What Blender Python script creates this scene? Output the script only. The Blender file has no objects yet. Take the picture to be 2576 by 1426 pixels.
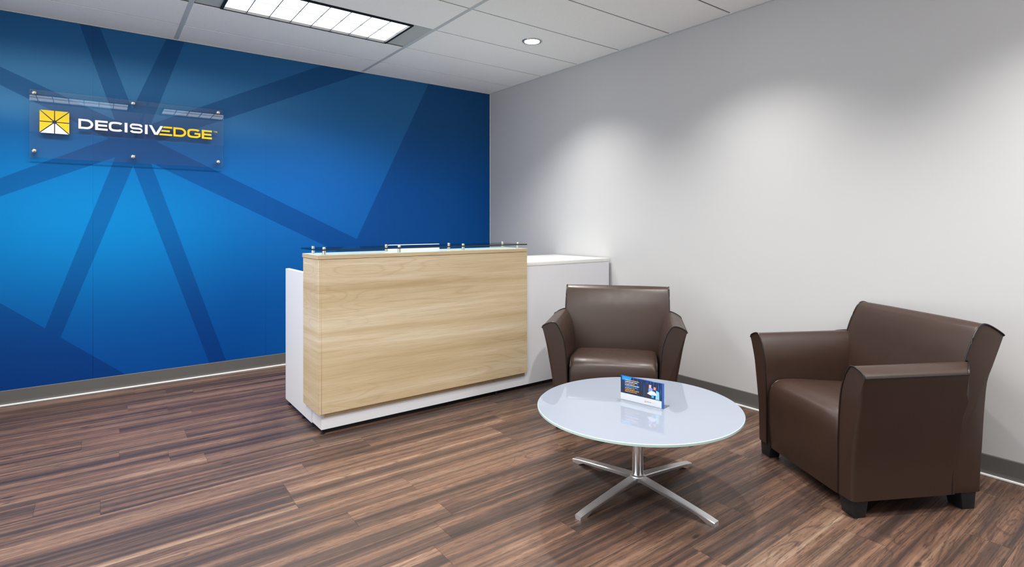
import bpy, bmesh, math, random
from mathutils import Vector, Matrix
random.seed(7)
R = math.radians
S = bpy.context.scene
COL = S.collection

# ------------------------------------------------------------------ camera
cd = bpy.data.cameras.new('camera'); cam = bpy.data.objects.new('camera', cd); COL.objects.link(cam)
cam.location = (-3.5277, -5.2302, 1.2609)
cam.rotation_euler = (R(90), 0, -0.6561)
cd.sensor_fit = 'HORIZONTAL'; cd.sensor_width = 36.0
cd.lens = 1390.4 / 2576 * 36.0
cd.shift_x = (1288 - 1319.9) / 2576
cd.shift_y = (563.3 - 713) / 2576
cd.clip_start = 0.05
S.camera = cam

# ------------------------------------------------------------------ world, view
w = bpy.data.worlds.new('world'); S.world = w; w.use_nodes = True
w.node_tree.nodes['Background'].inputs[0].default_value = (0.93, 0.965, 1.0, 1)
w.node_tree.nodes['Background'].inputs[1].default_value = 1.75
S.view_settings.view_transform = 'Standard'; S.view_settings.look = 'None'
S.view_settings.gamma = 1.0; S.view_settings.use_curve_mapping = False
S.view_settings.exposure = 0.13
S.cycles.use_denoising = True
S.cycles.max_bounces = 12; S.cycles.diffuse_bounces = 8; S.cycles.glossy_bounces = 6
S.cycles.transparent_max_bounces = 16
S.cycles.caustics_reflective = False; S.cycles.caustics_refractive = False
S.cycles.sample_clamp_indirect = 4.0

TROFFER = 3.4        # radiance of the troffer lenses as seen at a glancing angle
TUBES = 35.0         # watts thrown down by the tubes and parabolic louvre of each troffer
DOWN = 138.0         # watts of each recessed downlight
CEIL = 2.74
XL, YB = -4.9, -6.4  # left wall with an added opening, closed wall behind the camera

def spot(name, x, y, power):
    l = bpy.data.lights.new(name, 'SPOT'); l.energy = power
    l.spot_size = R(116); l.spot_blend = 1.0; l.shadow_soft_size = 0.03
    l.color = (1.0, 0.975, 0.93)
    o = bpy.data.objects.new(name, l); COL.objects.link(o)
    o.location = (x, y, CEIL - 0.014)
    return o
def tubes(x, y):
    l = bpy.data.lights.new('troffer_tubes', 'AREA'); l.shape = 'RECTANGLE'; l.size = 1.17; l.size_y = .47
    l.energy = TUBES; l.spread = R(132); l.color = (1.0, .985, .96)
    o = bpy.data.objects.new('troffer_tubes', l); COL.objects.link(o); o.location = (x, y, CEIL + .0115)
for yy in (-1.2045, -3.8195):
    for xx in (-3.81, -2.27): tubes(xx, yy)
tubes(-.757, -5.9115)  # tubes of the unseen troffer added to brighten the lower right
for yy in (-1.72, -3.29, -4.86):
    spot('downlight_beam', -0.75, yy, DOWN)

# ------------------------------------------------------------------ helpers
def hexlin(r, g, b):
    f = lambda c: (c / 255 / 12.92) if c / 255 <= .04045 else ((c / 255 + .055) / 1.055) ** 2.4
    return (f(r), f(g), f(b), 1)

class NT:
    def __init__(s, name):
        s.m = bpy.data.materials.new(name); s.m.use_nodes = True
        s.t = s.m.node_tree; s.t.nodes.clear()
        s.out = s.t.nodes.new('ShaderNodeOutputMaterial')
    def n(s, typ, **kw):
        x = s.t.nodes.new(typ)
        for k, v in kw.items(): setattr(x, k, v)
        return x
    def l(s, a, b): s.t.links.new(a, b)
    def put(s, sock, v):
        if isinstance(v, bpy.types.NodeSocket): s.l(v, sock)
        else: sock.default_value = v
    def math(s, op, a, b=0.0, c=0.0, clamp=False):
        x = s.n('ShaderNodeMath', operation=op, use_clamp=clamp)
        s.put(x.inputs[0], a); s.put(x.inputs[1], b); s.put(x.inputs[2], c)
        return x.outputs[0]
    def mix(s, f, a, b, blend='MIX'):
        x = s.n('ShaderNodeMix', data_type='RGBA', blend_type=blend)
        s.put(x.inputs[0], f); s.put(x.inputs[6], a); s.put(x.inputs[7], b)
        return x.outputs[2]
    def ramp(s, f, stops, interp='LINEAR'):
        x = s.n('ShaderNodeValToRGB'); cr = x.color_ramp; cr.interpolation = interp
        while len(cr.elements) < len(stops): cr.elements.new(0.5)
        for e, (p, c) in zip(cr.elements, stops): e.position = p; e.color = c
        s.put(x.inputs[0], f); return x.outputs[0]
    def maprange(s, v, a, b, c=0.0, d=1.0, interp='LINEAR'):
        x = s.n('ShaderNodeMapRange', interpolation_type=interp)
        s.put(x.inputs[0], v)
        for i, q in enumerate((a, b, c, d)): s.put(x.inputs[i + 1], q)
        return x.outputs[0]
    def noise(s, vec, scale, detail=4, rough=.5, dist=0.0, out=0):
        x = s.n('ShaderNodeTexNoise'); s.l(vec, x.inputs['Vector'])
        x.inputs['Scale'].default_value = scale; x.inputs['Detail'].default_value = detail
        x.inputs['Roughness'].default_value = rough; x.inputs['Distortion'].default_value = dist
        return x.outputs[out]
    def combine(s, x, y, z):
        c = s.n('ShaderNodeCombineXYZ')
        for i, v in enumerate((x, y, z)): s.put(c.inputs[i], v)
        return c.outputs[0]
    def pos(s):
        g = s.n('ShaderNodeNewGeometry'); sp = s.n('ShaderNodeSeparateXYZ'); s.l(g.outputs['Position'], sp.inputs[0])
        return sp.outputs
    def objpos(s):
        g = s.n('ShaderNodeTexCoord'); sp = s.n('ShaderNodeSeparateXYZ'); s.l(g.outputs['Object'], sp.inputs[0])
        return sp.outputs
    def bump(s, h, strength, dist=.002):
        x = s.n('ShaderNodeBump'); x.inputs['Strength'].default_value = strength; x.inputs['Distance'].default_value = dist
        s.l(h, x.inputs['Height']); return x.outputs[0]
    def bsdf(s, color, rough=.5, metal=0.0, spec=.5, normal=None, coat=0.0, coatr=.1):
        b = s.n('ShaderNodeBsdfPrincipled')
        s.put(b.inputs['Base Color'], color); s.put(b.inputs['Roughness'], rough)
        b.inputs['Metallic'].default_value = metal; b.inputs['Specular IOR Level'].default_value = spec
        b.inputs['Coat Weight'].default_value = coat; b.inputs['Coat Roughness'].default_value = coatr
        if normal is not None: s.l(normal, b.inputs['Normal'])
        s.l(b.outputs[0], s.out.inputs[0]); return b
    def poly(s, u, v, pts):
        """1 inside a convex polygon in the (u, v) plane"""
        A = sum(pts[i][0] * pts[(i + 1) % len(pts)][1] - pts[(i + 1) % len(pts)][0] * pts[i][1] for i in range(len(pts)))
        if A < 0: pts = pts[::-1]
        m = None
        for i in range(len(pts)):
            (x0, y0), (x1, y1) = pts[i], pts[(i + 1) % len(pts)]
            # left of the edge: (x1-x0)(v-y0)-(y1-y0)(u-x0) > 0
            a, b = -(y1 - y0), (x1 - x0); c = -(a * x0 + b * y0)
            d = s.math('ADD', s.math('MULTIPLY_ADD', u, a, c), s.math('MULTIPLY', v, b))
            st = s.math('GREATER_THAN', d, 0.0)
            m = st if m is None else s.math('MULTIPLY', m, st)
        return m

def plain(name, rgb, rough=.5, metal=0.0, spec=.5, grain=0.0, gs=300):
    t = NT(name)
    if grain:
        p = t.n('ShaderNodeTexCoord').outputs['Object']
        h = t.noise(p, gs, 3)
        c = t.mix(t.maprange(h, .3, .7), tuple(x * (1 - grain) for x in rgb[:3]) + (1,), tuple(min(1, x * (1 + grain)) for x in rgb[:3]) + (1,))
        t.bsdf(c, rough, metal, spec, t.bump(h, .15, .0006))
    else: t.bsdf(rgb, rough, metal, spec)
    return t.m

# ------------------------------------------------------------------ materials
def mat_wall():
    t = NT('white_wall_paint'); p = t.n('ShaderNodeNewGeometry').outputs['Position']
    h = t.noise(p, 220, 3)
    t.bsdf(t.mix(t.noise(p, 1.5, 2), hexlin(190, 190, 191), hexlin(193, 193, 193)), .6, 0, .35, t.bump(h, .08, .0006)); return t.m
def mat_ceiling():
    t = NT('mineral_fibre_tile'); p = t.n('ShaderNodeNewGeometry').outputs['Position']
    h = t.noise(p, 260, 4, .7)
    c = t.mix(t.maprange(h, .35, .65), hexlin(240, 240, 237), hexlin(252, 252, 249))
    t.bsdf(c, .9, 0, .1, t.bump(h, .3, .001)); return t.m

FACETS = [
 [(-3.325, 2.145), (-3.528, 2.75), (-3.098, 2.75)],
 [(-3.205, 2.045), (-2.975, 2.75), (-1.86, 2.75)],
 [(-3.166, 1.908), (-1.447, 2.75), (-0.773, 2.75), (-1.553, 1.116)],
 [(-3.213, 1.764), (-1.842, 1.05), (-0.954, .6), (-0.954, 0.0), (-2.645, 0.0)],
 [(-3.32, 1.713), (-2.77, 0.0), (-3.22, -0.02), (-3.75, .438)],
 [(-3.431, 1.769), (-3.835, .514), (-4.607, 1.178), (-4.607, 1.183)],
 [(-3.472, 1.905), (-4.9, 1.122), (-4.9, 2.66)],
 [(-3.433, 2.05), (-4.9, 2.734), (-4.9, 2.75), (-3.648, 2.75)],
]
def mat_mural():
    t = NT('printed_mural_with_light_spill'); X, Y, Z = t.pos()[:3]
    facet_mask = None  # mask of the paler printed facets
    for f in FACETS:
        m = t.poly(X, Z, f); facet_mask = m if facet_mask is None else t.math('MAXIMUM', facet_mask, m)
    def gauss(cx, cz, sx, sz):
        a = t.math('POWER', t.math('ABSOLUTE', t.math('DIVIDE', t.math('SUBTRACT', X, cx), sx)), 2.0)
        b = t.math('POWER', t.math('ABSOLUTE', t.math('DIVIDE', t.math('SUBTRACT', Z, cz), sz)), 2.0)
        return t.math('POWER', 2.71828, t.math('MULTIPLY', t.math('ADD', a, b), -1.0))
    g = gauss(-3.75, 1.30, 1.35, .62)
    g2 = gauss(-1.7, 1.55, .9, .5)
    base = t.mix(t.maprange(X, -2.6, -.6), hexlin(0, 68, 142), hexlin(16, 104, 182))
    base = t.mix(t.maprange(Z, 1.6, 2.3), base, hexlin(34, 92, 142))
    light_spill = t.math('MULTIPLY', t.maprange(X, -3.9, -1.6, 1, 0, 'SMOOTHSTEP'), t.math('MULTIPLY', t.maprange(Z, 1.9, 2.15, 0, 1, 'SMOOTHSTEP'), t.maprange(Z, 2.3, 2.6, 1, 0, 'SMOOTHSTEP')))  # ceiling light spill, with its dark cutoff above, painted into the print
    base = t.mix(t.math('MULTIPLY', light_spill, .8), base, hexlin(86, 152, 200))
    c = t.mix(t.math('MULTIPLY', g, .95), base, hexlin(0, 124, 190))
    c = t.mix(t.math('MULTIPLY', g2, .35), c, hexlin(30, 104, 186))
    dk = t.mix(1.0, c, (0.50, 0.60, 0.70, 1), 'MULTIPLY')
    col = t.mix(facet_mask, dk, c)
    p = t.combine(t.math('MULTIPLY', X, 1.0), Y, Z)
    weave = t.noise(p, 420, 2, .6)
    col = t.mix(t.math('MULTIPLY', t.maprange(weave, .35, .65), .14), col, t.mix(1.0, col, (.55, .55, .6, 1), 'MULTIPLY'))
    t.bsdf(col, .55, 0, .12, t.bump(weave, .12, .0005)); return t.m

def mat_floor():
    t = NT('rustic_wood_plank'); X, Y, Z = t.pos()[:3]
    info = t.n('ShaderNodeObjectInfo'); rnd = info.outputs['Random']
    off = t.math('MULTIPLY', rnd, 37.0)
    def v(sx, sy): return t.combine(t.math('MULTIPLY_ADD', X, sx, off), t.math('MULTIPLY', Y, sy), off)
    band = t.noise(v(.24, 13), 1.0, 3, .55, 0)
    band2 = t.noise(v(.7, 44), 1.0, 3, .6, 0)
    fine = t.noise(v(4, 200), 1.0, 3, .7, 0)
    dash = t.noise(v(16, 210), 1.0, 2, .6)
    cloud = t.noise(v(2.6, 9), 1.0, 3, .6, .5)
    f = t.math('MULTIPLY_ADD', band2, .50, t.math('MULTIPLY', band, .68))
    f = t.math('MULTIPLY_ADD', cloud, .18, f)
    f = t.math('MULTIPLY_ADD', rnd, .03, f)
    c = t.ramp(t.maprange(f, .52, .90), [(0, hexlin(49, 38, 34)), (.28, hexlin(69, 53, 47)), (.52, hexlin(96, 71, 58)), (.75, hexlin(117, 89, 73)), (1, hexlin(135, 112, 94))])
    hue = t.noise(v(1.1, 12), 1.0, 2)
    c = t.mix(t.math('MULTIPLY', t.maprange(hue, .45, .65), .6), c, t.mix(1.0, c, (.80, .90, .89, 1), 'MULTIPLY'))
    # fine grain, pores, short dark dashes
    c = t.mix(t.math('MULTIPLY', t.maprange(fine, .50, .60), .48), c, t.mix(1.0, c, (.45, .40, .40, 1), 'MULTIPLY'))
    c = t.mix(t.math('MULTIPLY', t.maprange(fine, .34, .42, 1, 0), .30), c, t.mix(1.0, c, (1.6, 1.55, 1.5, 1), 'MULTIPLY'))
    c = t.mix(t.math('MULTIPLY', t.maprange(dash, .58, .62), .6), c, hexlin(44, 33, 32))
    # cathedral lines where the log was cut through the heart
    heart = t.maprange(t.noise(v(.9, 4.5), 1.0, 1), .50, .60)
    vor = t.noise(v(1.0, 6.5), 1.0, 2, .5, .4)
    ln = t.math('PINGPONG', t.math('MULTIPLY', vor, 26.0), 1.0)
    c = t.mix(t.math('MULTIPLY', t.math('MULTIPLY', t.maprange(ln, .0, .28, 1, 0), heart), .6), c, hexlin(50, 36, 34))
    # knots
    vo = t.n('ShaderNodeTexVoronoi'); t.l(v(2.6, 7.0), vo.inputs['Vector']); vo.inputs['Scale'].default_value = 1.0
    vo.inputs['Randomness'].default_value = 1.0
    k = t.maprange(vo.outputs['Distance'], .045, .085, 1, 0)
    c = t.mix(t.math('MULTIPLY', k, .85), c, hexlin(40, 30, 30))
    rr = t.maprange(fine, .3, .7, .36, .50)
    t.bsdf(c, rr, 0, .42, t.bump(fine, .10, .0006)); return t.m

def mat_laminate():
    t = NT('pale_elm_laminate'); X, Y, Z = t.pos()[:3]
    XY = t.math('ADD', X, t.math('MULTIPLY', Y, 1.0))
    def v(sx, sz): return t.combine(t.math('MULTIPLY', XY, sx), 0.0, t.math('MULTIPLY', Z, sz))
    big = t.noise(v(.32, 6.5), 1.0, 3, .5, .1)
    mid = t.noise(v(.7, 19), 1.0, 3, .6, .2)
    fine = t.noise(v(4, 230), 1.0, 3, .7, 0)
    hz = t.noise(v(.8, 5.0), 1.0, 2, .5, .2)
    ln = t.math('PINGPONG', t.math('MULTIPLY', hz, 34.0), 1.0)
    heart = t.maprange(t.noise(v(.9, 3.0), 1.0, 1), .48, .60)
    f = t.math('MULTIPLY_ADD', mid, .45, t.math('MULTIPLY', big, .65))
    c = t.ramp(t.maprange(f, .38, .74), [(0, hexlin(184, 160, 122)), (.4, hexlin(201, 180, 145)), (.7, hexlin(213, 196, 166)), (1, hexlin(224, 212, 190))])
    c = t.mix(t.math('MULTIPLY', t.math('MULTIPLY', t.maprange(ln, 0, .35, 1, 0), heart), .28), c, hexlin(164, 136, 100))
    c = t.mix(t.math('MULTIPLY', t.maprange(fine, .48, .64), .34), c, hexlin(168, 142, 108))
    t.bsdf(c, .42, 0, .4, t.bump(fine, .05, .0005)); return t.m

def mat_leather():
    t = NT('brown_leather'); p = t.n('ShaderNodeTexCoord').outputs['Object']
    vo = t.n('ShaderNodeTexVoronoi', feature='DISTANCE_TO_EDGE'); t.l(p, vo.inputs['Vector']); vo.inputs['Scale'].default_value = 420
    n = t.noise(p, 3.0, 3); h = t.noise(p, 30, 3)
    c = t.mix(n, hexlin(48, 33, 26), hexlin(56, 39, 31))
    hh = t.math('ADD', t.math('MULTIPLY', vo.outputs['Distance'], .8), t.math('MULTIPLY', h, .15))
    t.bsdf(c, t.maprange(h, .3, .7, .34, .42), 0, .42, t.bump(hh, .08, .0006)); return t.m

def mat_clear(name, tint, ior=1.49, base=.0, cap=1.0):
    """thin clear sheet: transparent with a mirror-like Fresnel coat"""
    t = NT(name); fr = t.n('ShaderNodeFresnel'); fr.inputs[0].default_value = ior
    tr = t.n('ShaderNodeBsdfTransparent'); tr.inputs[0].default_value = tint
    gl = t.n('ShaderNodeBsdfGlossy'); gl.inputs['Roughness'].default_value = .01
    mx = t.n('ShaderNodeMixShader'); t.put(mx.inputs[0], t.math('MINIMUM', t.math('ADD', t.math('MULTIPLY', fr.outputs[0], 1.0), base), cap))
    t.l(tr.outputs[0], mx.inputs[1]); t.l(gl.outputs[0], mx.inputs[2]); t.l(mx.outputs[0], t.out.inputs[0])
    return t.m

def mat_emit(name, rgb, strength):
    t = NT(name); e = t.n('ShaderNodeEmission'); e.inputs[0].default_value = rgb; e.inputs[1].default_value = strength
    t.l(e.outputs[0], t.out.inputs[0]); return t.m

def mat_lens():
    # prismatic lens: brighter along the two tubes behind it
    t = NT('troffer_lens'); X, Y, Z = t.objpos()[:3]
    e = t.n('ShaderNodeEmission'); e.inputs[0].default_value = (.95, .98, 1, 1)
    a = t.math('ABSOLUTE', t.math('SUBTRACT', t.math('ABSOLUTE', Y), .12))
    s = t.maprange(a, .02, .11, TROFFER * 1.15, TROFFER * .8, 'SMOOTHSTEP')
    t.l(s, e.inputs[1]); t.l(e.outputs[0], t.out.inputs[0]); return t.m

def mat_card():
    """the printed card, in the card's own x (across) and z (up) coordinates"""
    t = NT('printed_card'); u, _, v = t.objpos()[:3]
    W, H = .105, .115
    def vv(sx, sz): return t.combine(t.math('MULTIPLY', u, sx), 0.0, t.math('MULTIPLY', v, sz))
    streak = t.noise(vv(130, 9), 1.0, 3, .6)
    c = t.ramp(streak, [(0, hexlin(5, 10, 28)), (.50, hexlin(8, 22, 58)), (.60, hexlin(0, 66, 140)), (.70, hexlin(0, 130, 200)), (1, hexlin(30, 160, 220))])
    c = t.mix(t.maprange(v, .05, .095, .75, 0.0), c, hexlin(18, 20, 32))
    c = t.mix(t.math('MULTIPLY', t.poly(u, v, [(-W, .098), (-.06, .098), (-.05, .12), (-W, .12)]), .8), c, hexlin(0, 160, 250))
    # seven lines of small type, the words broken by noise
    for i, colr in enumerate([(230, 170, 90), (235, 235, 235), (230, 170, 90), (225, 225, 225), (60, 170, 240), (235, 165, 60), (235, 165, 60), (225, 150, 60)]):
        z1 = .1015 - i * .0078
        m = t.poly(u, v, [(-.088, z1), (-.012 - (i % 3) * .012, z1), (-.012 - (i % 3) * .012, z1 - .0036), (-.088, z1 - .0036)])
        wd = t.math('GREATER_THAN', t.noise(vv(240, 500 + 31 * i), 1.0, 1), .46)
        c = t.mix(t.math('MULTIPLY', m, wd), c, hexlin(*colr))
    def blob(c, pts, col): return t.mix(t.poly(u, v, pts), c, hexlin(*col))
    # two people in light shirts over papers
    c = blob(c, [(.020, .030), (.062, .030), (.060, .095), (.030, .100), (.018, .080)], (36, 34, 50))
    c = blob(c, [(.038, .062), (.058, .060), (.060, .082), (.048, .088), (.038, .080)], (120, 150, 215))
    c = blob(c, [(.040, .084), (.052, .084), (.053, .099), (.041, .099)], (214, 176, 170))
    c = blob(c, [(.064, .080), (.075, .078), (.077, .092), (.066, .094)], (214, 140, 110))
    c = blob(c, [(.064, .093), (.078, .091), (.077, .100), (.066, .101)], (28, 20, 24))
    c = blob(c, [(.074, .036), (.094, .036), (.093, .072), (.078, .078)], (130, 195, 245))
    c = blob(c, [(.030, .056), (.056, .049), (.082, .056), (.070, .070), (.052, .072)], (216, 214, 232))
    c = blob(c, [(.054, .040), (.066, .040), (.066, .054), (.054, .054)], (60, 170, 240))
    # white foot with the small emblem and name
    foot = t.math('LESS_THAN', v, .0335)
    c = t.mix(foot, c, hexlin(206, 209, 216))
    nm_ = t.math('GREATER_THAN', t.noise(vv(330, 60), 1.0, 0), .45)
    c = t.mix(t.math('MULTIPLY', nm_, t.poly(u, v, [(.029, .0145), (.055, .0145), (.055, .0178), (.029, .0178)])), c, hexlin(110, 112, 120))
    c = t.mix(t.math('MULTIPLY', nm_, t.poly(u, v, [(.0555, .0145), (.074, .0145), (.074, .0178), (.0555, .0178)])), c, hexlin(214, 190, 90))
    c = blob(c, [(.018, .0125), (.026, .0125), (.026, .0205), (.018, .0205)], (222, 190, 40))
    c = blob(c, [(.018, .0125), (.026, .0125), (.026, .0150), (.018, .0150)], (120, 120, 120))
    t.bsdf(c, .3, 0, .5); return t.m

M = dict(
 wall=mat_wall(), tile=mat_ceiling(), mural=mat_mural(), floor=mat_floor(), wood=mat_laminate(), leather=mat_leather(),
 piping=plain('dark_leather_piping', hexlin(18, 13, 11), .34),
 white=plain('white_laminate', hexlin(226, 226, 230), .38, 0, .45, .01, 90),
 whitetop=plain('white_laminate_top', hexlin(236, 236, 232), .22, 0, .5, .01, 90),
 base=plain('grey_vinyl_base', hexlin(92, 90, 88), .5, 0, .4, .04),
 basepale=plain('white_caulk_strip', hexlin(232, 232, 230), .5),
 ctee=plain('dark_cross_tee', hexlin(80, 84, 84), .5, 0, .4, .03),
 tee=plain('grey_ceiling_tee', hexlin(196, 202, 202), .5, 0, .4, .03),
 teewhite=plain('white_wall_angle', hexlin(214, 212, 206), .5),
 dark=plain('black_reveal', hexlin(16, 16, 18), .5),
 plenum=plain('dark_plenum', hexlin(60, 60, 60), .9),
 filler=plain('grey_filler_panel', hexlin(186, 190, 186), .6, 0, .3, .02),
 chrome=plain('polished_chrome', (.80, .81, .83, 1), .10, 1.0),
 alu=plain('polished_aluminium', (.95, .95, .96, 1), .32, .9),
 chromeb=plain('satin_steel', (.62, .60, .56, 1), .28, 1.0),
 black=plain('black_plastic', hexlin(24, 24, 29), .42, 0, .4, .05),
 tglass=plain('white_backpainted_glass', hexlin(128, 135, 147), .03, 0, .5),
 tedge=plain('pale_green_glass_edge', hexlin(178, 204, 200), .12, 0, .6),
 yellow=plain('yellow_acrylic', hexlin(240, 205, 0), .35),
 lwhite=plain('white_acrylic', hexlin(238, 238, 240), .35),
 lside=plain('dark_letter_return', hexlin(26, 34, 60), .4),
 pane=mat_clear('clear_acrylic_sheet', (.965, .975, .985, 1), 1.49, .0, .16),
 paneedge=plain('acrylic_edge', hexlin(34, 72, 130), .2),
 glass=mat_clear('clear_float_glass', (.84, .93, .91, 1), 1.52),
 gedge=plain('dark_green_glass_edge', hexlin(10, 42, 44), .12, 0, .6),
 lens=mat_lens(), lamp=mat_emit('downlight_lens', (1, .98, .95, 1), 25.0),
 louver=plain('grey_louver', hexlin(70, 74, 80), .5),
 holder=plain('blue_card_holder', hexlin(40, 84, 156), .15, 0, .6),
 card=mat_card(), screen=plain('monitor_black', hexlin(14, 14, 16), .2),
)

# ------------------------------------------------------------------ mesh builders
def mesh_obj(name, verts, faces, mats, parent=None, bevel=0.0, seg=2, smooth=False, fmat=None, loc=None, rot=None, bevel_ang=25):
    me = bpy.data.meshes.new(name); me.from_pydata([tuple(v) for v in verts], [], faces)
    if not isinstance(mats, (list, tuple)): mats = [mats]
    for m in mats: me.materials.append(m)
    if fmat:
        for p, k in zip(me.polygons, fmat): p.material_index = k
    bm = bmesh.new(); bm.from_mesh(me)
    bmesh.ops.recalc_face_normals(bm, faces=bm.faces)
    if bevel:
        ed = [e for e in bm.edges if len(e.link_faces) == 2 and e.calc_face_angle(0) > R(bevel_ang)]
        bmesh.ops.bevel(bm, geom=ed, offset=bevel, segments=seg, affect='EDGES', profile=.5, clamp_overlap=True)
    bm.to_mesh(me); bm.free()
    if smooth or bevel:
        me.shade_smooth()
        try: me.set_sharp_from_angle(angle=R(38))
        except Exception: pass
    o = bpy.data.objects.new(name, me); COL.objects.link(o)
    if loc: o.location = loc
    if rot: o.rotation_euler = rot
    if parent: o.parent = parent
    return o

BF = [(0, 3, 2, 1), (4, 5, 6, 7), (0, 1, 5, 4), (1, 2, 6, 5), (2, 3, 7, 6), (3, 0, 4, 7)]
def boxv(x0, x1, y0, y1, z0, z1):
    return [(x0, y0, z0), (x1, y0, z0), (x1, y1, z0), (x0, y1, z0), (x0, y0, z1), (x1, y0, z1), (x1, y1, z1), (x0, y1, z1)]
def box(name, x0, x1, y0, y1, z0, z1, mat, parent=None, bevel=0.0, seg=2, fmat=None, loc=None):
    return mesh_obj(name, boxv(x0, x1, y0, y1, z0, z1), BF, mat, parent, bevel, seg, fmat=fmat, loc=loc)

def lathe(name, prof, mat, parent=None, n=32, loc=None, rot=None):
    """profile of (radius, height), axis z"""
    v, f = [], []
    for r, z in prof:
        for i in range(n):
            a = 2 * math.pi * i / n; v.append((r * math.cos(a), r * math.sin(a), z))
    for k in range(len(prof) - 1):
        for i in range(n):
            j = (i + 1) % n; f.append((k * n + i, k * n + j, (k + 1) * n + j, (k + 1) * n + i))
    if prof[0][0] > 0: f.append(tuple(range(n - 1, -1, -1)))
    if prof[-1][0] > 0: f.append(tuple((len(prof) - 1) * n + i for i in range(n)))
    return mesh_obj(name, v, f, mat, parent, smooth=True, loc=loc, rot=rot)

def tube(name, pts, r, mat, parent=None, n=8):
    pts = [Vector(p) for p in pts]; v, f = [], []
    for i, p in enumerate(pts):
        d = (pts[min(i + 1, len(pts) - 1)] - pts[max(i - 1, 0)]).normalized()
        up = Vector((0, 0, 1)) if abs(d.z) < .9 else Vector((1, 0, 0))
        a = d.cross(up).normalized(); b = d.cross(a).normalized()
        for k in range(n):
            t = 2 * math.pi * k / n; v.append(p + a * r * math.cos(t) + b * r * math.sin(t))
    for i in range(len(pts) - 1):
        for k in range(n):
            j = (k + 1) % n; f.append((i * n + k, i * n + j, (i + 1) * n + j, (i + 1) * n + k))
    f.append(tuple(range(n))); f.append(tuple((len(pts) - 1) * n + k for k in range(n - 1, -1, -1)))
    return mesh_obj(name, v, f, mat, parent, smooth=True)

def catmull(pts, k=5, closed=False):
    out = []; n = len(pts)
    for i in range(n if closed else n - 1):
        g = lambda j: Vector(pts[j % n] if closed else pts[min(max(j, 0), n - 1)])
        p0, p1, p2, p3 = g(i - 1), g(i), g(i + 1), g(i + 2)
        for s in range(k):
            t = s / k
            out.append(tuple(.5 * ((2 * p1) + (p2 - p0) * t + (2 * p0 - 5 * p1 + 4 * p2 - p3) * t * t + (3 * p1 - p0 - 3 * p2 + p3) * t ** 3)))
    if not closed: out.append(tuple(pts[-1]))
    return out

def tag(o, label=None, cat=None, group=None, kind=None):
    if label: o['label'] = label
    if cat: o['category'] = cat
    if group: o['group'] = group
    if kind: o['kind'] = kind
    return o
def thing(name, label, cat, loc=(0, 0, 0), rz=0.0, group=None):
    o = bpy.data.objects.new(name, None); COL.objects.link(o); o.empty_display_size = .1
    o.location = loc; o.rotation_euler = (0, 0, rz); return tag(o, label, cat, group)
def struct(o): o['kind'] = 'structure'; return o
def copy_tree(o, parent=None):
    c = o.copy(); COL.objects.link(c); c.parent = parent
    for ch in [q for q in bpy.data.objects if q.parent == o]: copy_tree(ch, c)
    return c

# ------------------------------------------------------------------ the room
fl = struct(box('floor', XL - .1, .1, YB, .1, -.06, -.008, M['dark']))
# planks run along x, staggered end joints; known joints are where the photograph shows them
PW = .155; y0 = -2.83 - PW * 24
known = {-2.75: -2.33, -3.06: -2.31, -2.98: -2.664, -1.36: -3.645, -1.28: -3.114, -.63: -3.373, -1.93: -3.755, -2.14: -3.523,
         -1.80: -3.07, -2.53: -2.826, -1.55: -3.44, -.85: -3.034, -2.93: -1.448, -2.44: -1.60}
LEN = 1.22; shared = {}
row = 0; y = y0
while y < -.001:
    y1 = min(y + PW, -.001); yc = (y + PW / 2)
    off = random.random() * LEN
    for ky, kx in known.items():
        if y <= ky < y + PW: off = (kx - XL) % LEN
    xs = [XL]; x = XL + off
    while x < -.001:
        if x - xs[-1] > .05: xs.append(x)
        x += LEN
    xs.append(-.0005)
    ya = max(y, YB)
    if y1 - ya > .01:
        for a, b in zip(xs[:-1], xs[1:]):
            key = (round(b - a, 4), round(y1 - ya, 4))
            if key not in shared:
                o = box('plank', 0, b - a - .0008, 0, y1 - ya - .0008, -.008, 0, M['floor'], fl); shared[key] = o.data
            else:
                o = bpy.data.objects.new('plank', shared[key]); COL.objects.link(o); o.parent = fl
            o.location = (a, ya, 0)
    y += PW; row += 1

wb = struct(box('wall_back', XL - .1, .1, .0, .1, 0, CEIL, M['wall']))
for a, b in ((XL, -3.564), (-3.564, -2.371), (-2.371, -1.172), (-1.172, -.006)):
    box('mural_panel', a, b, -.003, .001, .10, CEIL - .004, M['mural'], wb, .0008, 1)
struct(box('wall_right', .0, .1, YB, .1, 0, CEIL, M['wall']))
struct(box('wall_left', XL - .1, XL, -1.3, .1, 0, CEIL, M['wall']))  # stops short: unseen opening added beyond it to let in fill light

struct(box('wall_front', XL - .1, .1, YB - .1, YB, 0, CEIL, M['wall']))
# bases: a cove profile extruded along the wall, pale strip under it
def cove(name, p0, p1, nrm, z0, z1, th, mat):
    p0, p1, nrm = Vector(p0), Vector(p1), Vector(nrm)
    prof = [(0, z0), (th * 1.9, z0), (th * 1.3, z0 + .006), (th, z0 + .016), (th, z1 - .004), (th * .6, z1), (0, z1)]
    v = [p + nrm * a + Vector((0, 0, z)) for p in (p0, p1) for a, z in prof]; n = len(prof)
    f = [(i, (i + 1) % n, n + (i + 1) % n, n + i) for i in range(n)] + [tuple(range(n)), tuple(range(2 * n - 1, n - 1, -1))]
    return struct(mesh_obj(name, v, f, mat))
cove('baseboard_back', (XL, 0, 0), (0, 0, 0), (0, -1, 0), .012, .108, .005, M['base'])
cove('baseboard_right', (0, YB, 0), (0, 0, 0), (-1, 0, 0), .012, .108, .005, M['base'])
cove('baseboard_left', (XL, -1.3, 0), (XL, 0, 0), (1, 0, 0), .012, .108, .005, M['base'])
struct(box('trim_1', XL, 0, -.016, 0, 0, .012, M['basepale'], None, .003))
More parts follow.
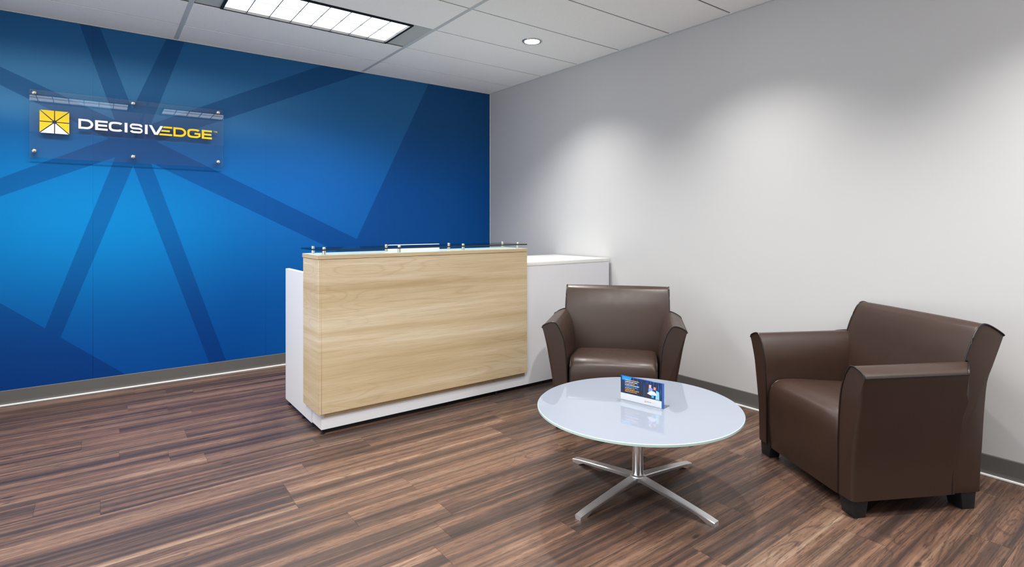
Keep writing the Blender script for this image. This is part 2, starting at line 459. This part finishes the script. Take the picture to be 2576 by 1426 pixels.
struct(box('trim_2', -.016, 0, YB, -.016, 0, .012, M['basepale'], None, .003))
struct(box('trim_3', -.005, .0, -.004, .0, .108, CEIL - .004, M['basepale']))

# ------------------------------------------------------------------ ceiling
ce = struct(box('ceiling', XL - .1, .1, YB, .1, CEIL + .12, CEIL + .18, M['plenum']))
GX = [-4.58, -3.04, -1.50, 0.0]
GY = [0.0, -.42] + [-.42 - .523 * k for k in range(1, 12)]
GY = [g for g in GY if g > YB] + [YB]
TW, TT = .030, .012       # widths of the long and the cross tees
FIX = set()               # troffer bays (column, row)
rows = {2, 7}
for c in (1, 2):
    for r_ in rows: FIX.add((c, r_))
FIX.add((3, 11))  # unseen troffer added behind the camera as fill
cols = [(XL, -4.58), (-4.58, -3.04), (-3.04, -1.50), (-1.50, 0.0)]
shared = {}
for ci, (a, b) in enumerate(cols):
    for ri in range(len(GY) - 1):
        yt, yb = GY[ri], GY[ri + 1]
        if (ci, ri) in FIX: continue
        x0_, x1_ = a + TW / 2, b - TW / 2
        if ci == 0: x0_ = a + .002
        if ci == 3: x1_ = b - .012
        w_, h_ = x1_ - x0_, yt - yb - TT
        key = (round(w_, 3), round(h_, 3))
        if key not in shared:
            o = box('ceiling_tile', 0, w_, 0, h_, 0, .014, M['tile'], ce, .002, 1); shared[key] = o.data
        else:
            o = bpy.data.objects.new('ceiling_tile', shared[key]); COL.objects.link(o); o.parent = ce
        o.location = (x0_, yb + TT / 2, CEIL)
for gx in GX[:3]:
    box('ceiling_tee', gx - TW / 2, gx + TW / 2, YB, 0, CEIL + .001, CEIL + .035, M['tee'], ce)
for gy in GY[1:-1]:
    for a, b in cols:
        box('cross_tee', a + (TW / 2 if a > XL else 0), b - (TW / 2 if b < 0 else .012), gy - TT / 2, gy + TT / 2, CEIL + .0035, CEIL + .03, M['ctee'], ce)
# wall angles
struct(box('trim_4', XL, 0, -.010, 0, CEIL - .003, CEIL + .012, M['teewhite']))
struct(box('trim_5', -.012, 0, YB, 0, CEIL - .004, CEIL + .002, M['tee']))
struct(box('trim_6', XL, XL + .012, YB, 0, CEIL - .004, CEIL + .002, M['teewhite']))

def troffer(cx, cy, label):
    t = thing('troffer_light', label, 'ceiling light', (cx, cy, CEIL), 0, 'louvred troffer lights')
    L, Wd = 1.204, .507; hx, hy = L / 2, Wd / 2; b = .019
    v = []; f = []
    def add(x0, x1, y0, y1, z0, z1):
        n = len(v); v.extend(boxv(x0, x1, y0, y1, z0, z1)); f.extend([tuple(i + n for i in q) for q in BF])
    # frame: four black sides joined at the corners
    o_ = [(-hx, -hy), (hx, -hy), (hx, hy), (-hx, hy)]; i_ = [(-hx + b, -hy + b), (hx - b, -hy + b), (hx - b, hy - b), (-hx + b, hy - b)]
    vv = [(x, y, z) for z in (-.005, .024) for x, y in o_] + [(x, y, z) for z in (-.005, .024) for x, y in i_]
    ff = []
    for k in range(4):
        j = (k + 1) % 4
        ff += [(k, j, 4 + j, 4 + k), (8 + k, 12 + k, 12 + j, 8 + j), (k, 8 + k, 8 + j, j), (4 + k, 4 + j, 12 + j, 12 + k)]
    mesh_obj('frame', vv, ff, M['dark'], t)
    box('lens', -hx + b, hx - b, -hy + b, hy - b, .0125, .020, M['lens'], t)
    n = 8; iw = (L - 2 * b) / n
    for k in range(1, n):
        x = -hx + b + k * iw
        box('louver_blade', x - .0028, x + .0028, -hy + b, hy - b, .004, .012, M['louver'], t)
    box('louver_spine', -hx + b, hx - b, -.0008, .0008, .008, .012, M['louver'], t)
    for sx in (-1, 1):
        x0_, x1_ = (hx, hx + .153) if sx > 0 else (-hx - .153, -hx)
        box('filler_panel', x0_, x1_, -hy, hy, .006, .014, M['filler'], t)
    return t
tcx = {1: -3.81, 2: -2.27}
nm = {(2, 2): 'long louvred ceiling light above the blue wall sign, in full view',
      (1, 2): 'louvred ceiling light left of the one in view, only its end plate showing',
      (1, 7): 'louvred ceiling light over the camera, mirrored at left in the sign panel',
      (2, 7): 'louvred ceiling light over the camera, mirrored at right in the sign panel',
      }
for c in (2, 1):
    for r_ in sorted(rows):
        if r_ >= len(GY) - 1: continue
        troffer(tcx[c], (GY[r_] + GY[r_ + 1]) / 2, nm[(c, r_)])

troffer(-.757, -5.9115, 'unseen louvred ceiling light added behind the camera, near the right wall')
def downlight(y, label):
    t = thing('downlight', label, 'ceiling light', (-.75, y, CEIL), 0, 'round recessed downlights by the right wall')
    lathe('trim_ring', [(.062, 0), (.062, -.004), (.068, -.007), (.078, -.005), (.082, 0)], M['chromeb'], t, 40)
    lathe('lens', [(.0, -.001), (.061, -.001), (.061, -.004), (.0, -.0045)], M['lamp'], t, 32)
    return t
downlight(-1.72, 'round recessed downlight in the ceiling tile near the right wall')
downlight(-3.29, 'round recessed downlight over the table and chairs, above the frame')
downlight(-4.86, 'round recessed downlight behind the right armchair, above the frame')

# ------------------------------------------------------------------ reception desk
dk = thing('reception_desk', 'white reception desk with pale wood front and raised glass shelf', 'desk')
YF = -1.875
# white body: plinth, gable, return
box('plinth', -2.477, -.9436, YF, -1.62, .030, .100, M['white'], dk)
box('gable_panel', -2.487, -2.459, -1.715, -1.118, .030, .948, M['white'], dk, .0015, 1)
box('end_panel', -2.477, -2.459, -1.856, -1.716, .0996, .130, M['white'], dk)
box('core_panel', -2.459, -.93, YF + .001, -1.640, .100, 1.03, M['wood'], dk)
box('front_panel', -2.484, -.944, -1.905, YF, .131, 1.049, M['wood'], dk, .001, 1)
box('side_panel', -2.503, -2.4845, -1.905, -1.597, .131, 1.049, M['wood'], dk, .001, 1)
box('cap_panel', -.962, -.944, YF, -1.597, .131, 1.049, M['wood'], dk, .001, 1)
top = mesh_obj('counter_top', boxv(-2.506, -.944, -1.908, -1.590, 1.0515, 1.075), BF, [M['wood'], M['whitetop']], dk, fmat=[0, 1, 0, 0, 0, 0])  # upper face coloured white for the glancing sheen on the wood
box('back_panel', -2.484, -.962, -1.615, -1.597, .131, 1.049, M['white'], dk)
# low white return between the wood front and the right wall
box('return_panel', -.9435, -.040, YF, -1.856, .030, .9345, M['white'], dk)
box('return_end', -.0395, -.020, YF, -1.150, .030, .9345, M['white'], dk, .001, 1)
box('return_top', -.9435, -.018, YF - .001, -1.150, .9365, .965, M['whitetop'], dk, .0015, 2)
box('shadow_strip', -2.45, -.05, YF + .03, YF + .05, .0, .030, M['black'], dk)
box('work_surface', -2.455, -.945, -1.59, -1.118, .705, .735, M['whitetop'], dk, .002, 1)
box('modesty_panel', -2.455, -.945, -1.62, -1.60, .030, .704, M['white'], dk)
for x, y in ((-2.463, -1.855), (-2.470, -1.175), (-2.470, -1.50), (-.06, -1.86), (-1.2, -1.86), (-.03, -1.2)):
    lathe('glide', [(.0, 0), (.013, 0), (.015, .004), (.006, .008), (.006, .031), (.0, .031)], M['black'], dk, 12, (x, y, 0))
# glass shelf on standoffs
gl = mesh_obj('glass_shelf', boxv(-2.506, -.944, -1.905, -1.560, 1.1015, 1.1095), BF, [M['glass'], M['gedge']], dk, fmat=[0, 0, 1, 1, 1, 1])
sx_front = (-2.453, -1.966, -1.478, -.994)
for k, x in enumerate(sx_front):
    for yy in (-1.85, -1.66):
        s = lathe('standoff', [(.0, 0), (.0105, 0), (.0105, .026), (.0, .026)], M['chromeb'], dk, 16, (x - (0.008 if yy > -1.7 else 0), yy, 1.0755))
        lathe('standoff_cap', [(.0, 0), (.0105, 0), (.0105, .010), (.009, .012), (.0, .012)], M['chromeb'], s, 16, (0, 0, .0335))

# monitor behind the counter
mo = thing('desk_monitor', 'thin white monitor back just showing above the desk under the glass shelf', 'monitor', (-1.585, -1.30, .735))
box('housing', -.215, .215, -.012, .012, .115, .368, M['whitetop'], mo, .004, 2)
box('screen', -.207, .207, .012, .0135, .125, .360, M['screen'], mo)
box('stand_neck', -.03, .03, -.022, -.012, .008, .20, M['white'], mo, .002, 1)
box('stand_foot', -.11, .11, -.09, .08, .0, .008, M['white'], mo, .003, 2)

# ------------------------------------------------------------------ wall sign
sg = thing('wall_sign', 'clear acrylic sign on the blue wall with a yellow emblem and raised company name', 'sign', (-3.31, 0, 1.97))
SX, SZ, PY = -3.31, 1.97, -.040
x0_, x1_, z0_, z1_ = -3.916 - SX, -2.704 - SX, 1.728 - SZ, 2.212 - SZ
# the sheet bows a little between its standoffs, which bends the lights it mirrors
nx_, nz_ = 24, 16; pv = []; pf = []; pm = []
for side in (0, .008):
    for j in range(nz_ + 1):
        for i in range(nx_ + 1):
            u, q = i / nx_ * 2 - 1, j / nz_ * 2 - 1
            pv.append((x0_ + (x1_ - x0_) * i / nx_, PY + side + .0011 * (1 - q * q) + .0012 * (1 - u * u), z0_ + (z1_ - z0_) * j / nz_))
N_ = (nx_ + 1) * (nz_ + 1); W_ = nx_ + 1
for j in range(nz_):
    for i in range(nx_):
        a_ = j * W_ + i; pf.append((a_, a_ + 1, a_ + W_ + 1, a_ + W_)); pm.append(0)
        pf.append((N_ + a_, N_ + a_ + W_, N_ + a_ + W_ + 1, N_ + a_ + 1)); pm.append(0)
for i in range(nx_):
    for b_ in (i, nz_ * W_ + i): pf.append((b_, b_ + 1, N_ + b_ + 1, N_ + b_)); pm.append(1)
for j in range(nz_):
    for b_ in (j * W_, j * W_ + nx_): pf.append((b_, b_ + W_, N_ + b_ + W_, N_ + b_)); pm.append(1)
mesh_obj('acrylic_panel', pv, pf, [M['pane'], M['paneedge']], sg, smooth=True, fmat=pm)
for sx_ in (-3.891, -3.322, -2.744):
    for sz_ in (2.186, 1.777):
        s = lathe('standoff', [(.0, 0), (.011, 0), (.011, .028), (.0, .028)], M['chromeb'], sg, 20, (sx_ - SX, -.0035, sz_ - SZ), (R(90), 0, 0))
        lathe('standoff_cap', [(.0, .0), (.017, .0), (.0175, .004), (.015, .011), (.009, .0155), (.0, .017)], M['chrome'], s, 24, (0, 0, .0368))
def prism_xz(name, pts, ya, yb, mats, parent):
    n = len(pts); v = [(x, ya, z) for x, z in pts] + [(x, yb, z) for x, z in pts]
    f = [tuple(range(n)), tuple(range(2 * n - 1, n - 1, -1))] + [(i, (i + 1) % n, n + (i + 1) % n, n + i) for i in range(n)]
    return mesh_obj(name, v, f, mats, parent, fmat=[0, 1] + [1] * n)
LY0, LY1 = PY - .012, PY + .001
cxl, czl, hh = -3.780 - SX, 1.988 - SZ, .081
g = .0028
def tri(q):
    """eight wedges of the square, gap g between them, a little square left out in the middle"""
    a0, a1 = q * 45, (q + 1) * 45
    def pt(ang):
        c, s = math.cos(R(ang)), math.sin(R(ang)); m = max(abs(c), abs(s)); return Vector((c / m * hh, s / m * hh))
    A, B = pt(a0), pt(a1); C = Vector((0, 0)); cen = (A + B + C) / 3
    out = []; P = [C, A, B]
    # inset every edge by its gap, none on the outer one
    lines = []
    for i, gap in ((0, g), (1, 0), (2, g)):
        p, q_ = P[i], P[(i + 1) % 3]; d = (q_ - p).normalized(); nn = Vector((-d.y, d.x))
        if nn.dot(cen - p) < 0: nn = -nn
        lines.append((p + nn * gap, d))
    def inter(l1, l2):
        (p, d), (q_, e) = l1, l2; den = d.x * e.y - d.y * e.x
        t = ((q_.x - p.x) * e.y - (q_.y - p.y) * e.x) / den; return p + d * t
    c0 = inter(lines[2], lines[0]); c1 = inter(lines[0], lines[1]); c2 = inter(lines[1], lines[2])
    d1, d2 = (c1 - c0), (c2 - c0)
    return [(p.x + cxl, p.y + czl) for p in (c0 + d1.normalized() * .006, c1, c2, c0 + d2.normalized() * .006)]
for q in range(8):
    col = 'lwhite' if q in (5, 6) else 'yellow'
    o = prism_xz('emblem_wedge', tri(q), LY0, LY1, [M[col], M['lside']], sg)
    if q in (5, 6): o['label'] = 'white wedge of the emblem'
    else: o['label'] = 'yellow wedge of the emblem'

ST = .0150; Zb, Zt = 1.957 - SZ, 2.0295 - SZ; Hc = Zt - Zb
def curve_letter(name, loops, mat, y_front):
    cu = bpy.data.curves.new(name, 'CURVE'); cu.dimensions = '2D'; cu.fill_mode = 'BOTH'; cu.extrude = .0065
    for lp in loops:
        sp = cu.splines.new('POLY'); sp.points.add(len(lp) - 1); sp.use_cyclic_u = True
        for p, (x, z) in zip(sp.points, lp): p.co = (x, z, 0, 1)
    tmp = bpy.data.objects.new('tmp', cu); COL.objects.link(tmp)
    dg = bpy.context.evaluated_depsgraph_get(); dg.update()
    me = bpy.data.meshes.new_from_object(tmp.evaluated_get(dg)); bpy.data.objects.remove(tmp); bpy.data.curves.remove(cu)
    me.materials.clear(); me.materials.append(mat); me.materials.append(M['lside'])
    for p in me.polygons: p.material_index = 0 if p.normal.z > .5 else 1
    me.name = name
    o = bpy.data.objects.new(name, me); COL.objects.link(o); o.parent = sg
    o.rotation_euler = (R(90), 0, 0); o.location = (0, y_front, 0)
    return o
def arc(cx, cz, rx, rz, a0, a1, n=14):
    return [(cx + rx * math.cos(R(a0 + (a1 - a0) * i / n)), cz + rz * math.sin(R(a0 + (a1 - a0) * i / n))) for i in range(n + 1)]
def sup(cx, cz, rx, rz, a0, a1, n=28, e=.62):
    """super-ellipse arc, squarer than a circle, like the wide letters"""
    out = []
    for i in range(n + 1):
        a = R(a0 + (a1 - a0) * i / n); c, s = math.cos(a), math.sin(a)
        out.append((cx + rx * math.copysign(abs(c) ** e, c), cz + rz * math.copysign(abs(s) ** e, s)))
    return out
def L_D(a, b):
    w_ = b - a; r = w_ * .46
    def shape(i):
        xa, xb, za, zb, rx, rz = a + i, b - i, Zb + i, Zt - i, r - i * .7, Hc / 2 - i
        return [(xa, za)] + arc(xb - rx, (za + zb) / 2, rx, rz, -90, 90, 16) + [(xa, zb)]
    return [shape(0), shape(ST)]
def L_E(a, b):
    m = (Zb + Zt) / 2
    return [[(a, Zb), (b, Zb), (b, Zb + ST), (a + ST * 1.15, Zb + ST), (a + ST * 1.15, m - ST / 2), (b - .004, m - ST / 2), (b - .004, m + ST / 2),
             (a + ST * 1.15, m + ST / 2), (a + ST * 1.15, Zt - ST), (b, Zt - ST), (b, Zt), (a, Zt)]]
def L_I(a, b): return [[(a, Zb), (b, Zb), (b, Zt), (a, Zt)]]
def L_C(a, b):
    cx, cz, rx, rz = (a + b) / 2, (Zb + Zt) / 2, (b - a) / 2, Hc / 2
    return [sup(cx, cz, rx, rz, 38, 322) + sup(cx, cz, rx - ST, rz - ST, 322, 38)[0:]]
def L_G(a, b):
    cx, cz, rx, rz = (a + b) / 2, (Zb + Zt) / 2, (b - a) / 2, Hc / 2
    o_ = sup(cx, cz, rx, rz, 38, 300); i_ = sup(cx, cz, rx - ST, rz - ST, 300, 38)
    return [o_ + [(b, Zb + .014), (b, cz + ST * .35), (cx + .004, cz + ST * .35), (cx + .004, cz - ST * .55), (b - ST, cz - ST * .55), (b - ST, Zb + ST + .003)] + i_]
def L_V(a, b):
    c = (a + b) / 2; s = ST * 1.25
    return [[(c - s * .62, Zb), (c + s * .62, Zb), (b, Zt), (b - s, Zt), (c, Zb + ST * 1.15), (a + s, Zt), (a, Zt)]]
def L_S(a, b):
    m = (Zb + Zt) / 2; r = (Hc / 2 + ST / 2) / 2; ri = r - ST
    o = []
    cz1, cz2 = Zt - r, Zb + r
    # outline built as one band: upper bowl opens right, lower bowl opens left
    o += [(b - .004, Zt - ST * .95 - .010), (b - ST - .002, Zt - ST * .95 - .006)]
    o += [(b - ST - .008, Zt - ST)] + arc(a + r, cz1, ri + .004, ri, 90, 270, 10)
    o += arc(b - r, cz2, r, r, 90, -90, 12)
    o += arc(a + r, cz2, r, r, 270, 200, 6)
    o += [(a + ST, Zb + ST + .006)] + [(a + ST + .008, Zb + ST)] + arc(b - r, cz2, ri + .004, ri, -90, 90, 10)
    o += arc(a + r, cz1, r, r, 270, 90, 12)
    o += arc(b - r, cz1, r, r, 90, 20, 6)
    return [o]
sp = [('D', L_D, -3.6478, -3.5623), ('E', L_E, -3.5515, -3.477), ('C', L_C, -3.4708, -3.3822), ('I', L_I, -3.3748, -3.3568), ('S', L_S, -3.3425, -3.2617),
      ('I', L_I, -3.2474, -3.2300), ('V', L_V, -3.2216, -3.129)]
for ch, fn, a, b in sp:
    o = curve_letter('letter', fn(a - SX, b - SX), M['lwhite'], PY - .0055); o['label'] = 'raised white letter ' + ch
for ch, fn, a, b in [('D', L_D, -3.061, -2.9735), ('G', L_G, -2.9663, -2.8736), ('E', L_E, -2.8651, -2.7919)]:
    o = curve_letter('letter', fn(a - SX, b - SX), M['yellow'], PY - .0055); o['label'] = 'raised yellow letter ' + ch
# the slanted three-bar E beside the V
ea, eb = -3.1560 - SX, -3.0686 - SX; m_ = (Zb + Zt) / 2; k_ = .42
def bar(z0, z1, xr):
    return [(ea + (z0 - Zb) * k_, z0), (xr, z0), (xr, z1), (ea + (z1 - Zb) * k_, z1)]
for z0, z1, xr in ((Zb, Zb + ST * .95, eb), (m_ - ST * .48, m_ + ST * .48, eb - .016), (Zt - ST * .95, Zt, eb)):
    o = curve_letter('letter_bar', [bar(z0, z1, xr)], M['yellow'], PY - .0055); o['label'] = 'yellow bar of the slanted letter E'
# small trade mark sign
tz = Zt - .002; ta = -2.7815 - SX
for i, lp in enumerate([[(ta, tz - .002), (ta + .011, tz - .002), (ta + .011, tz), (ta, tz)], [(ta + .0045, tz - .013), (ta + .0065, tz - .013), (ta + .0065, tz - .0021), (ta + .0045, tz - .0021)],
    [(ta + .0135, tz - .013), (ta + .0160, tz - .013), (ta + .0160, tz - .005), (ta + .0195, tz - .011), (ta + .0220, tz - .011), (ta + .0255, tz - .005), (ta + .0255, tz - .013), (ta + .028, tz - .013), (ta + .028, tz), (ta + .0255, tz), (ta + .0207, tz - .008), (ta + .016, tz), (ta + .0135, tz)]]):
    o = curve_letter('trade_mark', [lp], M['yellow'], PY - .0055)

# ------------------------------------------------------------------ armchairs
ARM_OUT = [(.360, .076), (.362, .16), (.366, .25), (.378, .34), (.394, .43), (.412, .53), (.432, .621)]
ARM_TOP = [(.425, .634), (.402, .647), (.372, .656), (.350, .654)]
ARM_IN = [(.334, .636), (.316, .603), (.302, .566), (.291, .52), (.283, .45), (.278, .36), (.275, .25), (.274, .076)]
BK_IN = [(.482, .078), (.486, .24), (.492, .431), (.512, .543), (.539, .636), (.565, .71), (.597, .776), (.615, .803)]
BK_TOP = [(.632, .816), (.655, .817), (.690, .803), (.735, .776), (.747, .765)]
BK_OUT = [(.720, .70), (.690, .63), (.662, .56), (.647, .43), (.637, .29), (.627, .16), (.623, .078)]
def bkfront(z):
    P = BK_IN
    for (y0, z0), (y1, z1) in zip(P[:-1], P[1:]):
        if z <= z1: return y0 + (y1 - y0) * max(0, (z - z0)) / (z1 - z0)
    return P[-1][0]

def dense(pts, k): return catmull(pts, k)

def make_armchair():
    t = thing('armchair', 'brown leather armchair with flared arms, behind the round table by the desk', 'armchair', (0, 0, 0), 0, 'brown leather lounge armchairs')
    for s in (1, -1):
        out = [Vector(p) for p in catmull(ARM_OUT, 3)]; tp = catmull([ARM_OUT[-1]] + ARM_TOP, 3)[1:]; inn = catmull([ARM_TOP[-1]] + ARM_IN, 3)[1:]
        prof = [(p[0], p[1]) for p in out] + tp + inn
        n = len(prof); no = len(out)
        st_ = [(0.0, .020), (.004, .010), (.012, .003), (.024, 0), (.12, 0), (.24, 0), (.36, 0), (None, 0)]; v = []
        for y_, ins in st_:
            for i, (x, z) in enumerate(prof):
                tt_ = min(1, max(0, (x - .365) / .067)) if z > .5 else 0
                ye = (bkfront(z) + .012) * (1 - tt_) + .489 * tt_
                k_ = ins * (1 if i < no - 4 else max(0, (no - 1 - i) / 4)) if i < no else 0
                v.append((s * (x - k_), ye if y_ is None else y_, z))
        f = []; NY = len(st_) - 1
        for j in range(NY):
            for i in range(n):
                k = (i + 1) % n; f.append((j * n + i, j * n + k, (j + 1) * n + k, (j + 1) * n + i))
        f.append(tuple(range(n))); f.append(tuple(NY * n + i for i in range(n)))
        arm = mesh_obj('arm', v, f, M['leather'], t, smooth=True)
        # piping over the crest and down the inner edge of the front face, along the outer rim, and across the rear end
        tube('piping', [(s * x, -.001, z) for x, z in prof[no - 1:]], .0036, M['piping'], arm)
        tube('piping', [(s * .4335, .0 + .489 * q / 8, .6215) for q in range(9)], .0034, M['piping'], arm)
        tube('piping', [(s * (x + .001), (bkfront(z) + .012) * (1 - min(1, max(0, (x - .365) / .067))) + .489 * min(1, max(0, (x - .365) / .067)), z + .002) for x, z in [(.432, .621)] + tp], .0034, M['piping'], arm)
    # back
    inn = catmull(BK_IN, 3); tp = catmull([BK_IN[-1]] + BK_TOP, 3)[1:]; ou = catmull([BK_TOP[-1]] + BK_OUT, 3)[1:]
    prof = [(p[0], p[1]) for p in inn] + list(tp) + list(ou); n = len(prof)
    xs = [-.358, -.345, -.29, -.18, -.06, .06, .18, .29, .345, .358]; v = []; f = []
    for x in xs:
        u = 1 - (abs(x) / .358) ** 4
        for i, (y, z) in enumerate(prof):
            dy = -.010 * u if i < len(inn) and z > .3 else 0
            dz = .003 * u if len(inn) <= i < len(inn) + len(tp) - 2 else 0
            v.append((x, y + dy, z + dz))
    for j in range(len(xs) - 1):
        for i in range(n):
            k = (i + 1) % n; f.append((j * n + i, j * n + k, (j + 1) * n + k, (j + 1) * n + i))
    f.append(tuple(range(n))); f.append(tuple((len(xs) - 1) * n + i for i in range(n)))
    bk = mesh_obj('backrest', v, f, M['leather'], t, .004, 2, bevel_ang=60)
    for s in (1, -1):
        tube('piping', [(s * .359, y, z) for y, z in list(inn) + list(tp)], .0038, M['piping'], bk)
    tube('piping', [(x, .7475, .764) for x in (-.357, -.18, 0, .18, .357)], .0035, M['piping'], bk)
    # seat
    SP = [(.012, .062), (.004, .15), (.001, .25), (.001, .33), (.006, .372), (.020, .402), (.045, .422), (.080, .431), (.15, .430), (.27, .420), (.40, .408), (.480, .400)]
    sp_ = catmull(SP, 3) + [(.480, .062)]; n = len(sp_)
    xs = [-.263, -.255, -.235, -.15, 0, .15, .235, .255, .263]; v = []; f = []
    for x in xs:
        e = max(0, (abs(x) - .235) / .028)
        for i, (y, z) in enumerate(sp_):
            zz = z - .010 * e * e if z > .3 else z
            v.append((x, y + (.008 * e * e if y < .06 else 0) - (.004 * (1 - (x / .263) ** 2) if y < .03 and z > .1 else 0), zz + (.006 * (1 - (x / .263) ** 2) if z > .39 else 0)))
    for j in range(len(xs) - 1):
        for i in range(n):
            k = (i + 1) % n; f.append((j * n + i, j * n + k, (j + 1) * n + k, (j + 1) * n + i))
    f.append(tuple(range(n))); f.append(tuple((len(xs) - 1) * n + i for i in range(n)))
    st = mesh_obj('seat', v, f, M['leather'], t, .003, 1, bevel_ang=60)
    for s in (1, -1):
        tube('piping', [(s * .262, y + .008, z - .008) for y, z in sp_[:-4]], .0036, M['piping'], st)
    box('seat_frame', -.272, .272, .03, .48, .078, .30, M['piping'], t)
    for sx in (1, -1):
        for front in (1, 0):
            xa, xb = .262, .352; ya, yb = (.012, .085) if front else (.535, .612)
            top = [(sx * xa, ya), (sx * xb, ya), (sx * xb, yb), (sx * xa, yb)]
            k = .012
            bot = [(sx * (xa + k), ya + (k if not front else 0.004)), (sx * (xb - .004), ya + (k if not front else .004)), (sx * (xb - .004), yb - (k if front else .004)), (sx * (xa + k), yb - (k if front else .004))]
            mesh_obj('leg', [(x, y, 0) for x, y in bot] + [(x, y, .082) for x, y in top], BF, M['black'], t, .003, 2)
    return t
ch = make_armchair()
ch2 = copy_tree(ch)
ch.location = (-1.076, -2.915, 0); ch.rotation_euler.z = R(40.58 - 90)
ch2.location = (-.812, -3.904, 0); ch2.rotation_euler.z = R(-29.416 - 90)
ch2['label'] = 'brown leather armchair with flared arms on the right, turned side-on in the foreground'

# ------------------------------------------------------------------ round table
TX, TY, TH = -1.504, -3.480, .404
tb = thing('coffee_table', 'low round coffee table with a white glass top on a chrome four-star base', 'table', (TX, TY, 0))
TR = .475
# the photograph's top sits a hair to the left of the column line
tt = lathe('table_top', [(.0, TH - .013), (TR - .003, TH - .013), (TR, TH - .011), (TR, TH - .002), (TR - .002, TH), (.0, TH)], [M['tglass'], M['tedge']], tb, 128)
for p in tt.data.polygons:
    c = p.center; r_ = math.hypot(c.x, c.y)
    p.material_index = 1 if r_ > TR - .02 and abs(p.normal.z) < .9 else 0
lathe('mounting_plate', [(.0, TH - .022), (.13, TH - .022), (.135, TH - .019), (.135, TH - .0135), (.0, TH - .0135)], M['chromeb'], tb, 40)
lathe('column', [(.0, .066), (.0255, .066), (.0255, TH - .0225), (.0, TH - .0225)], M['chrome'], tb, 40)
lathe('hub', [(.0, .040), (.020, .040), (.034, .050), (.036, .066), (.034, .074), (.027, .077), (.0, .077)], M['alu'], tb, 32)
def leg_mesh(ang, L):
    ca, sa = math.cos(ang), math.sin(ang); n = 10; v = []; f = []
    for i in range(n + 1):
        u = i / n; r = .012 + (L - .012) * u
        zt = .071 - .050 * u ** 1.15; th = .020 - .006 * u; hw = .0255 - .008 * u
        if u > .97: zt -= .002
        zb_ = max(zt - th, 0.0005) if u < .9 else 0.0
        for (o, z) in ((-hw, zt - .003), (-hw * .82, zt), (hw * .82, zt), (hw, zt - .003), (hw * .8, zb_), (-hw * .8, zb_)):
            v.append((r * ca - o * sa, r * sa + o * ca, z))
    for i in range(n):
        for k in range(6):
            j = (k + 1) % 6; f.append((i * 6 + k, i * 6 + j, (i + 1) * 6 + j, (i + 1) * 6 + k))
    f.append(tuple(range(6))); f.append(tuple(n * 6 + k for k in range(6)))
    return mesh_obj('leg', v, f, M['alu'], tb)
for (x, y) in ((-1.911, -3.502), (-1.488, -3.893), (-1.523, -3.062), (-1.085, -3.465)):
    dx, dy = x - TX, y - TY; leg_mesh(math.atan2(dy, dx), math.hypot(dx, dy))

# card in its holder on the table
ax, ay, bx, by = -1.5015, -3.371, -1.457, -3.592
ang = math.atan2(by - ay, bx - ax)
cdh = thing('card_holder', 'small upright printed card in a clear blue-edged stand on the glass tabletop', 'card stand', ((ax + bx) / 2, (ay + by) / 2, TH), ang)
box('holder_back', -.1125, .1165, .0008, .0042, .0, .117, M['holder'], cdh, .0006, 1)
box('holder_foot', -.1125, .1165, .0042, .06, .0, .003, M['pane'], cdh)
box('card', -.1125, .1055, -.0012, .0004, .001, .114, M['card'], cdh)
